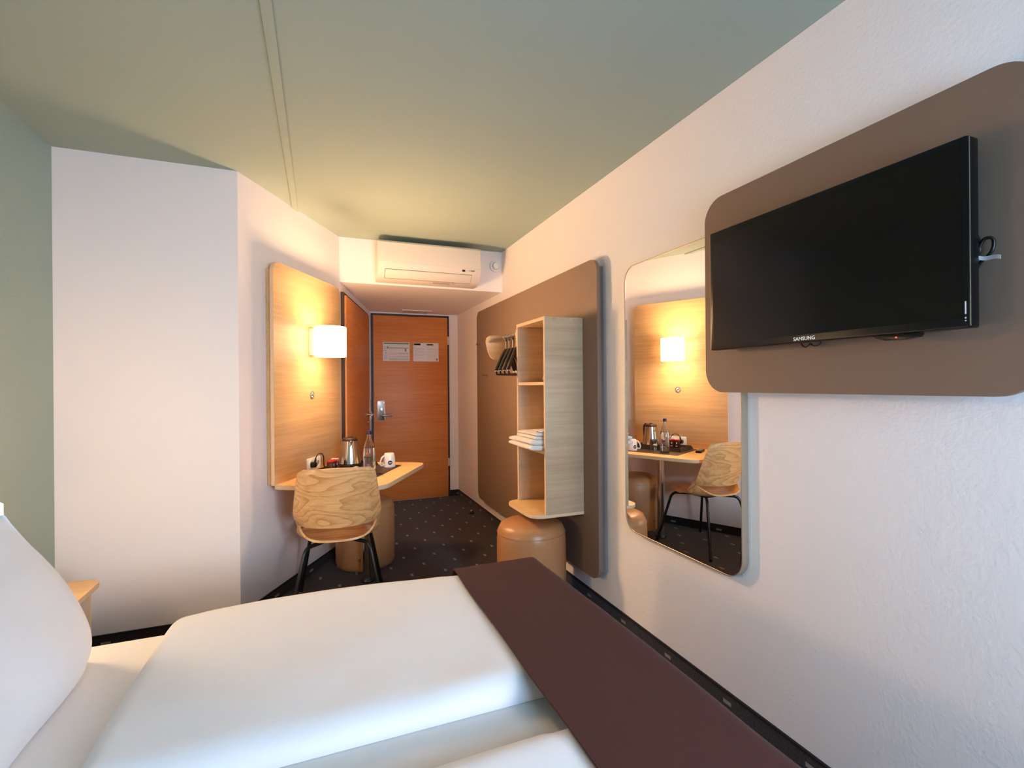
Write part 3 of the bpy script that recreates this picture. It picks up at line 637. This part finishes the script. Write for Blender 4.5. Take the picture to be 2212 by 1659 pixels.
for sx in (-1, 1):   # the shell joins seat and back at the sides
    grid('shell_side', lambda u, v, sx=sx: tuple(Vector(seat_fn(0.5+sx*0.5, 0.02+0.30*u)).lerp(Vector(back_fn(0.5+sx*0.5, 0.02+0.9*0)), v) if False else Vector(seat_fn(0.5+sx*0.5, 0.0+0.35*u)).lerp(Vector(back_fn(0.5+sx*0.5, 0.30*u*1.0)), v)), 9, 5, [OAK_PLY], ch, thick=0.010, toward=(-sx, 0, 0))
lg = []
for sx in (-1, 1):
    for sy in (-1, 1):
        foot = Vector((sx*0.238, 0.268*sy, 0.004)); bend = Vector((sx*0.165, 0.175*sy, 0.398)); inn = Vector((sx*0.045, 0.05*sy, 0.398))
        d1v = (foot-bend).normalized(); d2v = (inn-bend).normalized()
        path = [foot, foot.lerp(bend, 0.5), bend+d1v*0.045]
        for k in range(1, 7):
            t = k/7; p0, p1 = bend+d1v*0.045, bend+d2v*0.045
            path.append((1-t)**2*p0+2*t*(1-t)*bend+t*t*p1)
        path += [bend+d2v*0.045, inn]
        l = tube('leg', path, 0.0105, BLACK_METAL, ch, 12); lg.append(l)
        lathe('foot_cap', [(0, 0), (0.012, 0), (0.0122, 0.014), (0.0108, 0.02), (0, 0.02)], BLACK_PLASTIC, l, 12, (foot.x, foot.y))
box('seat_bracket', (-0.07, -0.075, 0.388), (0.07, 0.075, 0.409), BLACK_METAL, ch, 0.004)

# ---------------------------------------------------------------- stools
def stool(loc, m, label, zip_tag=None):
    o = empty('pouf_stool', loc, 0, label, 'stool', 'leatherette stools')
    H = 0.467
    lathe('body', [(0, 0.0), (0.170, 0.0), (0.192, 0.010), (0.200, 0.035), (0.203, 0.20), (0.202, 0.36), (0.197, 0.415), (0.182, 0.446), (0.150, 0.461), (0.08, H), (0, H)], m, o, 56, angle=60)
    tube('seam', [(0.2005*math.cos(2*math.pi*k/48), 0.2005*math.sin(2*math.pi*k/48), 0.405) for k in range(49)], 0.0016, m, o, 5)
    if zip_tag is not None:
        a = zip_tag
        box('zip_pull', (-0.006, -0.209, 0.085), (0.006, -0.203, 0.115), SATIN, o, 0.001)
        box('back_seam', (-0.0012, -0.2045, 0.03), (0.0012, -0.2015, 0.38), m, o)
    return o
s1 = stool((0.292, 3.62, 0), LEATHER_CAMEL, 'camel round stool tucked under the desk', 1)
s1.rotation_euler = (0, 0, R(-16))
stool((1.150, 2.640, 0), LEATHER, 'taupe round stool below the open shelves', None)

# ---------------------------------------------------------------- wardrobe group on the right wall
wd = empty('wardrobe_panel', (XR-0.0012, 3.40, 0.183), 0, 'large taupe wardrobe back panel with rounded corners', 'wall panel')
plate('board', rrect(-1.095, 1.095, 0, 1.769, 0.075, 10), 'X', -0.060, -0.040, TAUPE, wd, 0.0015, edge_mat=TAUPE_EDGE)
box('backing', (-0.040, -1.06, 0.035), (0, 1.06, 1.73), TAUPE_EDGE, wd)
XP = XR-0.0612
sh = empty('shelf_unit', (XP, 2.672, 0.515), 0, 'pale oak open shelf unit hung on the taupe panel', 'shelf')
hy, dp = 0.2085, 0.240
for nm, lo, hi in (('side_panel', (-dp, -hy, 0.018), (0, -hy+0.018, 1.107)), ('side_panel', (-dp, hy-0.018, 0.018), (0, hy, 1.107)), ('top_panel', (-dp, -hy, 1.107), (0, hy, 1.126)),
                   ('shelf_board', (-dp+0.004, -hy+0.018, 0.742), (-0.008, hy-0.018, 0.760)), ('shelf_board', (-dp+0.004, -hy+0.018, 0.353), (-0.008, hy-0.018, 0.371)), ('back_panel', (-0.008, -hy+0.018, 0.018), (0, hy-0.018, 1.107))):
    p = box(nm, lo, hi, wood_x if False else OAK_Y, sh, 0.0006)
for nm, lo, hi in (('edge_band', (-dp-0.0008, -hy, 0.018), (-dp, -hy+0.018, 1.107)), ('edge_band', (-dp-0.0008, hy-0.018, 0.018), (-dp, hy, 1.107)), ('edge_band', (-dp-0.0008, -hy, 1.107), (-dp, hy, 1.126)),
                   ('edge_band', (-dp+0.0032, -hy+0.018, 0.742), (-dp+0.004, hy-0.018, 0.760)), ('edge_band', (-dp+0.0032, -hy+0.018, 0.353), (-dp+0.004, hy-0.018, 0.371))):
    box(nm, lo, hi, OAK_EDGE, sh)
plate('bottom_shelf', rrect(-dp-0.085, 0.0, -hy, hy, 0.075, 8, (1, 0, 0, 1)), 'Z', 0.0, 0.018, OAK_DESK, sh, 0.001, edge_mat=OAK_EDGE)
# the side panels' grain runs front to back: give them their own veneer
OAK_SIDE = wood('grey_oak_side_veneer', srgb(206, 180, 146), srgb(176, 150, 118), 'X', fine=60)
for c in sh.children:
    if c.name.startswith('side_panel'): c.data.materials[0] = OAK_SIDE
def towel(loc, w, d, h, layers, label):
    o = empty('folded_towel', loc, 0, label, 'towel', 'towels on the shelf')
    for k in range(layers):
        t = h/layers; z0 = k*t
        def fn(u, v, z0=z0, t=t, k=k):
            # closed profile (x,z) swept along y
            a = 2*math.pi*u; cx = -d/2+0.006*k; ca, sa_ = math.cos(a), math.sin(a)
            x = cx + (d/2)*math.copysign(abs(ca)**0.35, ca)
            z = z0+t/2+(t/2*0.99)*math.copysign(abs(sa_)**0.7, sa_)
            y = (v-0.5)*w
            e = 1-0.10*abs(2*v-1)**6
            z = z0+t/2+(z-z0-t/2)*e + 0.0022*math.sin(9*y+k*2)*(1 if z0 > 0 else 0.5)
            x += 0.004*noise.noise(Vector((y*14, k*3.1, ca*2)))
            return (x, y, z)
        f = grid('fold', fn, 28, 13, TOWEL, o, closed_u=True)
        bm = bmesh.new(); bm.from_mesh(f.data)
        bmesh.ops.holes_fill(bm, edges=[e for e in bm.edges if e.is_boundary], sides=0); bmesh.ops.recalc_face_normals(bm, faces=bm.faces[:]); bm.to_mesh(f.data); bm.free()
    return o
SZ = 0.515+0.3735
towel((XP-0.02, 2.685, SZ), 0.345, 0.292, 0.056, 2, 'larger folded white towel, lower of the two on the shelf')
towel((XP-0.02, 2.650, SZ+0.0595), 0.270, 0.262, 0.036, 2, 'smaller folded white towel lying on top of the other')
sp = empty('soap_packet', (XP-0.262, 2.515, SZ+0.0985), 0, 'small white packet lying on the upper towel', 'packet')
box('wrapper', (0, -0.02, 0), (0.06, 0.02, 0.014), WHITE_PLASTIC, sp, 0.004); box('band', (-0.0005, -0.0205, 0.004), (0.0605, 0.0205, 0.008), BROWN_PRINT, sp)
hc = empty('silver_case', (1.172, 2.506, 0.515+0.7605), 0, 'small silver case leaning in the upper shelf compartment', 'case')
cc = box('shell', (0, -0.012, 0), (0.055, 0.012, 0.058), SATIN, hc, 0.003); cb = box('clasp', (-0.001, -0.006, 0.02), (0, 0.006, 0.038), CHROME, hc)
for o in (cc, cb): o.rotation_euler = (0, R(12), 0); o.location = (0, 0, 0.012)

# clothes rail
cr = empty('clothes_rail', (XP, 3.21, 1.45), 0, 'steel clothes rail between two rounded oak brackets', 'clothes rail')
rail_x, rail_z = 1.205-XP, 0.142
tube('rail', [(rail_x, -0.285, rail_z), (rail_x, 0.31, rail_z)], 0.0125, SATIN, cr, 16)
def bracket(y):
    pts = [(0, 0.0), (-0.14, 0.0), (-0.172, 0.005), (-0.196, 0.022), (-0.211, 0.055), (-0.224, 0.10), (-0.231, 0.138), (-0.224, 0.166), (-0.203, 0.182), (-0.17, 0.187), (0, 0.187)]
    plate('bracket', pts, 'Y', y-0.009, y+0.009, OAK_SIDE, cr, 0.001, edge_mat=OAK_EDGE)
bracket(0.318); bracket(-0.290)
def hanger(y, label, rz):
    o = empty('coat_hanger', (1.205, y, 1.592), R(rz), label, 'hanger', 'black coat hangers on the rail')
    ca, sa2 = math.cos(R(-rz)), math.sin(R(-rz))
    tube('hook_ring', [(0.0165*math.cos(R(20*k))*ca, 0.0165*math.cos(R(20*k))*sa2, 0.0165*math.sin(R(20*k))) for k in range(19)], 0.0024, SATIN, o, 8)
    tube('stem', [(0, 0, -0.0165), (0, 0, -0.098)], 0.0026, SATIN, o, 8)
    lathe('collar', [(0, -0.030), (0.006, -0.030), (0.007, -0.018), (0, -0.018)], BLACK_PLASTIC, o, 10)
    bm = bmesh.new()
    prof = [(-0.205, -0.238), (-0.19, -0.222), (-0.10, -0.150), (-0.03, -0.106), (0.0, -0.092), (0.03, -0.106), (0.10, -0.150), (0.19, -0.222), (0.205, -0.238)]
    add_tube(bm, [(x, 0, z) for x, z in smooth_path([(a, b, 0) for a, b in prof], 3) and [(p.x, p.y) for p in smooth_path([(a, b, 0) for a, b in prof], 3)]], 0.011, 8)
    finish('shoulder', bm, BLACK_PLASTIC, o, smooth=True)
    box('gusset', (-0.05, -0.005, -0.152), (0.05, 0.005, -0.118), BLACK_PLASTIC, o, 0.003)
    tube('trouser_bar', smooth_path([(-0.20, 0, -0.240), (-0.19, 0, -0.258), (-0.15, 0, -0.264), (0.15, 0, -0.264), (0.19, 0, -0.258), (0.20, 0, -0.240)], 4), 0.006, BLACK_PLASTIC, o, 8)
    for s in (-1, 1):
        box('clip', (s*0.196-0.008, -0.010, -0.245), (s*0.196+0.008, 0.010, -0.225), SATIN, o, 0.002)
hl = ['black coat hanger nearest the far oak bracket', 'second black coat hanger from the far oak bracket', 'third black coat hanger from the far oak bracket', 'black coat hanger nearest the shelf unit']
for k, (y, lab) in enumerate(zip((3.185, 3.122, 3.055, 2.990), hl)): hanger(y, lab, 51+k*1.0)
for k, (y, z, lab) in enumerate(((4.355, 1.636, 'upper small steel peg on the taupe panel'), (4.186, 1.343, 'lower small steel peg on the taupe panel'))):
    o = empty('wall_peg', (XP, y, z), 0, lab, 'peg', 'steel pegs')
    tube('pin', [(0, 0, 0), (-0.040, 0, 0)], 0.0055, CHROME, o, 12); tube('knob', [(-0.040, 0, 0), (-0.048, 0, 0)], 0.0095, CHROME, o, 12)
    box('plate', (-0.003, -0.010, -0.010), (0, 0.010, 0.010), CHROME, o, 0.001)

# ---------------------------------------------------------------- wall mirror
mi = empty('wall_mirror', (XR, 1.727, 0.530), 0, 'tall mirror with rounded corners and thin champagne frame', 'mirror')
mo = rrect(-0.367, 0.367, 0, 1.315, 0.080, 10); mii = rrect(-0.3635, 0.3635, 0.0035, 1.3115, 0.0765, 10)
ring('frame', mo, mii, 'X', -0.032, 0.0, CHAMPAGNE, mi)
plate('mirror_glass', mii, 'X', -0.030, -0.002, MIRROR, mi, smooth=False)

# ---------------------------------------------------------------- TV board and television
tb = empty('television_board', (XR-0.0012, 1.01, 1.228), 0, 'taupe board with rounded corners behind the television', 'wall panel')
plate('board', rrect(-0.475, 0.480, 0, 0.730, 0.085, 10), 'X', -0.072, -0.054, TAUPE, tb, 0.0015, edge_mat=TAUPE_EDGE)
box('backing', (-0.054, -0.40, 0.05), (0, 0.33, 0.69), TAUPE_EDGE, tb)
XB = XR-0.0732
tv = empty('television', (1.352, 1.010, 1.381), 0, 'black flat television mounted on the taupe board', 'television')
TW, TH = 0.381, 0.422
plate('cabinet', rrect(-TW, TW, 0, TH, 0.006, 4), 'X', -0.030, 0.008, BLACK_GLOSS, tv, 0.003)
plate('screen', [(-TW+0.013, 0.022), (TW-0.013, 0.022), (TW-0.013, TH-0.013), (-TW+0.013, TH-0.013)], 'X', -0.0308, -0.030, SCREEN, tv, smooth=False)
box('side_trim', (-0.0285, -TW-0.0012, 0.004), (-0.0265, -TW, TH-0.004), SATIN, tv); box('side_trim', (-0.0285, TW, 0.004), (-0.0265, TW+0.0012, TH-0.004), SATIN, tv)
box('wall_mount', (0.008, -0.12, 0.10), (XB-1.352, 0.12, 0.32), BLACK_METAL, tv)
mtx = Matrix.Translation((-0.0306, 0.012, 0.0105)) @ Matrix.Rotation(R(-90), 4, 'Z') @ Matrix.Rotation(R(90), 4, 'X')
text_mesh('brand_lettering', 'SAMSUNG', 0.0150, mat('silver_lettering', srgb(240, 238, 232), 0.6), tv, mtx)
mtx = Matrix.Translation((-0.0306, -TW+0.0085, 0.048)) @ Matrix.Rotation(R(-90), 4, 'Z') @ Matrix.Rotation(R(90), 4, 'X')
bm = bmesh.new(); add_box(bm, (-0.0306, -TW+0.006, 0.030), (-0.0302, -TW+0.0085, 0.058)); add_box(bm, (-0.0306, -TW+0.006, 0.020), (-0.0302, -TW+0.0085, 0.0235)); add_box(bm, (-0.0306, -TW+0.006, 0.014), (-0.0302, -TW+0.0085, 0.0165))
finish('corner_mark', bm, PAPER, tv)
ir = plate('sensor_module', [(-0.28, 0), (-0.275, -0.010), (-0.25, -0.014), (-0.205, -0.014), (-0.18, -0.006), (-0.17, 0)], 'X', -0.020, 0.0, BLACK_GLOSS, tv, 0.001)
disc_o = box('standby_led', (-0.0215, -0.230, -0.0095), (-0.0198, -0.227, -0.0065), RED_LED, ir)
tc1 = empty('television_cable', (XB, 0.640, 1.56), 0, 'black cable loop with white tag at the television side', 'cable')
tube('cable', smooth_path([(-0.012, 0.10, 0.05), (-0.012, 0.03, 0.055), (-0.015, 0.004, 0.035), (-0.014, -0.004, 0.0), (-0.010, 0.008, -0.022), (-0.016, 0.0, -0.005), (-0.018, -0.014, 0.018), (-0.016, -0.028, 0.014), (-0.014, -0.024, -0.012), (-0.010, 0.0, -0.035), (-0.010, 0.012, -0.07), (-0.010, 0.02, -0.12), (-0.010, 0.08, -0.15)], 6), 0.0036, BLACK_PLASTIC, tc1, 8)
grid('tag', lambda u, v: (-0.022+0.004*math.sin(u*4), 0.008-0.052*u, -0.013-0.020*u-0.004*math.sin(u*5) + (v-0.5)*0.009), 12, 3, PAPER, tc1, thick=0.0006, toward=(1, 0, 0))
tc2 = tag(tube('hanging_cable', smooth_path([(1.372, 1.075, 1.395), (1.372, 1.068, 1.378), (1.372, 1.058, 1.370), (1.372, 1.046, 1.376), (1.372, 1.042, 1.388), (1.374, 1.040, 1.378), (1.374, 1.028, 1.372), (1.374, 1.012, 1.376), (1.374, 1.004, 1.392)], 6), 0.0022, BLACK_PLASTIC), 'thin black cable loops hanging under the television', 'cable')

# ---------------------------------------------------------------- bed
bx0, bx1, by0, by1 = -1.150, 0.800, 0.17, 1.895
bed = empty('double_bed', ((bx0+bx1)/2, (by0+by1)/2, 0), 0, 'wide double bed with white fitted sheet', 'bed')
hx, hyb = (bx1-bx0)/2, (by1-by0)/2
box('bed_base', (-hx+0.02, -hyb+0.02, 0.06), (hx-0.02, hyb-0.02, 0.24), mat('dark_bed_base', srgb(60, 50, 46), 0.8), bed, 0.01)
for sx in (-1, 1):
    for sy in (-1, 1): lathe('leg', [(0, 0), (0.03, 0), (0.03, 0.06), (0, 0.06)], BLACK_PLASTIC, bed, 16, (sx*(hx-0.12), sy*(hyb-0.12)))
box('mattress', (-hx, -hyb, 0.24), (hx, hyb, 0.470), SHEET, bed, 0.035, 5)
def cushion(name, x0, x1, y0, y1, z0, h, r, ry, m, seed, amp=0.006, nx=70, ny=48, extra=None):
    def samp(t, L):   # denser near the edges
        return 0.5-0.5*math.cos(math.pi*t)*(0.55+0.45*abs(math.cos(math.pi*t)))
    def fn(u, v, top=True):
        su, sv = samp(u, 1), samp(v, 1)
        x = x0+(x1-x0)*su; y = y0+(y1-y0)*sv
        d = min(su*(x1-x0), (1-su)*(x1-x0)); e = min(sv*(y1-y0), (1-sv)*(y1-y0))
        k = math.sqrt(max(0, 1-(1-min(d/r, 1))**2))*math.sqrt(max(0, 1-(1-min(e/ry, 1))**2))
        z = z0+h*k*(1 if top else 0)
        if top: z += k*amp*(0.25 if x > 0.44 else 1)*(noise.noise(Vector((x*2.6, y*2.6, seed)))*1.6+0.5*noise.noise(Vector((x*7, y*7, seed+9))))
        if extra: x, y, z = extra(x, y, z, su, sv, k)
        return (x, y, z)
    bm = bmesh.new()
    G = [[[bm.verts.new(fn(i/(nx-1), j/(ny-1), tp)) for j in range(ny)] for i in range(nx)] for tp in (True, False)]
    for g, fl in ((G[0], 0), (G[1], 1)):
        for i in range(nx-1):
            for j in range(ny-1): bm.faces.new((g[i][j], g[i+1][j], g[i+1][j+1], g[i][j+1]))
    for i in range(nx-1):
        for j in (0, ny-1): bm.faces.new((G[0][i][j], G[0][i+1][j], G[1][i+1][j], G[1][i][j]))
    for j in range(ny-1):
        for i in (0, nx-1): bm.faces.new((G[0][i][j], G[0][i][j+1], G[1][i][j+1], G[1][i][j]))
    return finish(name, bm, m, None, smooth=True, angle=80)
def duv_extra(x, y, z, su, sv, k):
    # gentle roll of the fold near the pillow end
    return (x + 0.012*math.sin(3.1*y), y + (0.060*math.sin(math.pi*min(1, su/0.76))*max(0, sv-0.5)*2 if y > 1 else 0), z)
du1 = tag(cushion('duvet', -0.452, 0.790, 1.125, 1.897, 0.4715, 0.054, 0.05, 0.075, LINEN, 2.0, 0.007, extra=duv_extra), 'white folded duvet on the desk side of the bed', 'duvet', 'white duvets')
du2 = tag(cushion('duvet', -0.452, 0.790, 0.175, 0.975, 0.4715, 0.054, 0.05, 0.075, LINEN, 7.0, 0.007, extra=duv_extra), 'white folded duvet on the near side of the bed', 'duvet', 'white duvets')
# runner draped over the foot end
RT = 0.542
def runner_fn(u, v):
    a = -0.0+u*0.62; b = v*2.36                # lengths along the cloth
    flat_x, flat_y0, flat_y = 0.325, 0.26, 1.745
    x0r, y0r, rad = 0.482, 0.120, 0.045
    def fold(t, L):                            # returns offset, drop
        if t <= L: return t, 0.0
        q = t-L
        if q < rad*math.pi/2: return L+rad*math.sin(q/rad), rad*(1-math.cos(q/rad))
        return L+rad, rad+q-rad*math.pi/2
    ax, dx = fold(a, flat_x)
    bb = b-flat_y0
    if bb >= 0: ay, dy = fold(bb, flat_y)
    else: ay, dy = fold(-bb, 0.0); ay = -ay
    x, y, dr = x0r+ax, y0r+ay, max(dx, dy)
    fl = min(dx, dy)
    if fl > 0:                                 # the loose corner flares out in one soft fold
        x += 0.10*fl; y += math.copysign(0.08*fl, ay); dr = max(dx, dy)+0.12*fl
    if dx > 0: x += 0.004+0.005*noise.noise(Vector((0, y*4.5, 3))) + 0.010*math.sin(y*5.2+0.6)*min(1, dx*9)
    else: x += 0.004*noise.noise(Vector((0, y*4, 5)))
    return (x + 0.010*math.sin(y*2.2-0.6)*(ax/0.325 if ax < 0.325 else 1), y, RT-dr+0.002*noise.noise(Vector((x*5, y*5, 1))))
rn = tag(grid('bed_runner', runner_fn, 44, 90, RUNNER, None, thick=0.005), 'dark chocolate runner draped across the foot of the bed', 'bed runner')

# pillow leaning on the head wall
def pillow_mesh():
    nu, nv = 44, 30
    bm = bmesh.new()
    def prof(t):      # closed profile in (x,z): front bottom -> top -> back bottom
        pts = [(-0.80, 0.471), (-0.630, 0.471), (-0.598, 0.50), (-0.588, 0.554), (-0.608, 0.623), (-0.659, 0.709), (-0.746, 0.817), (-0.802, 0.886), (-0.826, 0.914), (-0.852, 0.900), (-0.90, 0.84), (-0.955, 0.74), (-0.99, 0.64), (-0.995, 0.55), (-0.96, 0.476)]
        return pts
    base = [Vector((a, b, 0)) for a, b in prof(0)]
    loop = smooth_path(base+[base[0]], 4)[:-1]
    c = Vector((-0.79, 0.66, 0)); c_low = Vector((-0.80, 0.58, 0))
    rings = []
    y0, y1 = 0.99, 1.775
    for i in range(nu):
        t = 2*i/(nu-1)-1
        y = (y0+y1)/2+(y1-y0)/2*math.sin(t*math.pi/2)
        k = (1-abs(math.sin(t*math.pi/2))**7)
        k = 0.80+0.20*k if abs(t) < 1 else 0.74
        rg = []
        for p in loop:
            q = c_low+(p-c_low)*Vector((k, 1, 1)) if False else Vector((c.x+(p.x-c.x)*k, p.y, 0))
            # corners stay high, the middle of the top sags a little
            z = 0.471+(q.y-0.471)*(1-0.05*(1-t*t)*(q.y > 0.8))
            q.x += 0.008*noise.noise(Vector((y*5, z*5, 3)))
            rg.append(bm.verts.new((q.x, y, max(z, 0.4712))))
        rings.append(rg)
    n = len(loop)
    for i in range(nu-1):
        for k in range(n): bm.faces.new((rings[i][k], rings[i][(k+1) % n], rings[i+1][(k+1) % n], rings[i+1][k]))
    bm.faces.new(rings[0]); bm.faces.new(rings[-1])
    return bm
pw = tag(finish('pillow', pillow_mesh(), LINEN, None, smooth=True, angle=70), 'plump white pillow standing against the head wall', 'pillow')

# nightstand
nt_ = empty('nightstand', (XL, 2.20, 0), 0, 'small oak bedside table beyond the pillow', 'nightstand')
plate('table_top', rrect(0, 0.335, -0.24, 0.285, 0.05, 6, (0, 1, 1, 0)), 'Z', 0.462, 0.482, OAK_DESK, nt_, 0.001, edge_mat=OAK_EDGE)
box('side_panel', (0, 0.205, 0.0), (0.315, 0.223, 0.462), OAK_EDGE, nt_); box('side_panel', (0, -0.223, 0.0), (0.315, -0.205, 0.462), OAK_EDGE, nt_)
box('lower_shelf', (0, -0.205, 0.16), (0.30, 0.205, 0.178), OAK_DESK, nt_)

# floor door stop
ds = empty('door_stop', (1.372, 4.61, 0), 0, 'small steel floor door stop by the skirting', 'door stop')
lathe('base', [(0, 0), (0.027, 0), (0.027, 0.008), (0, 0.008)], BLACK_PLASTIC, ds, 20); lathe('knob', [(0.014, 0.008), (0.016, 0.02), (0.012, 0.034), (0, 0.038)], CHROME, ds, 20)
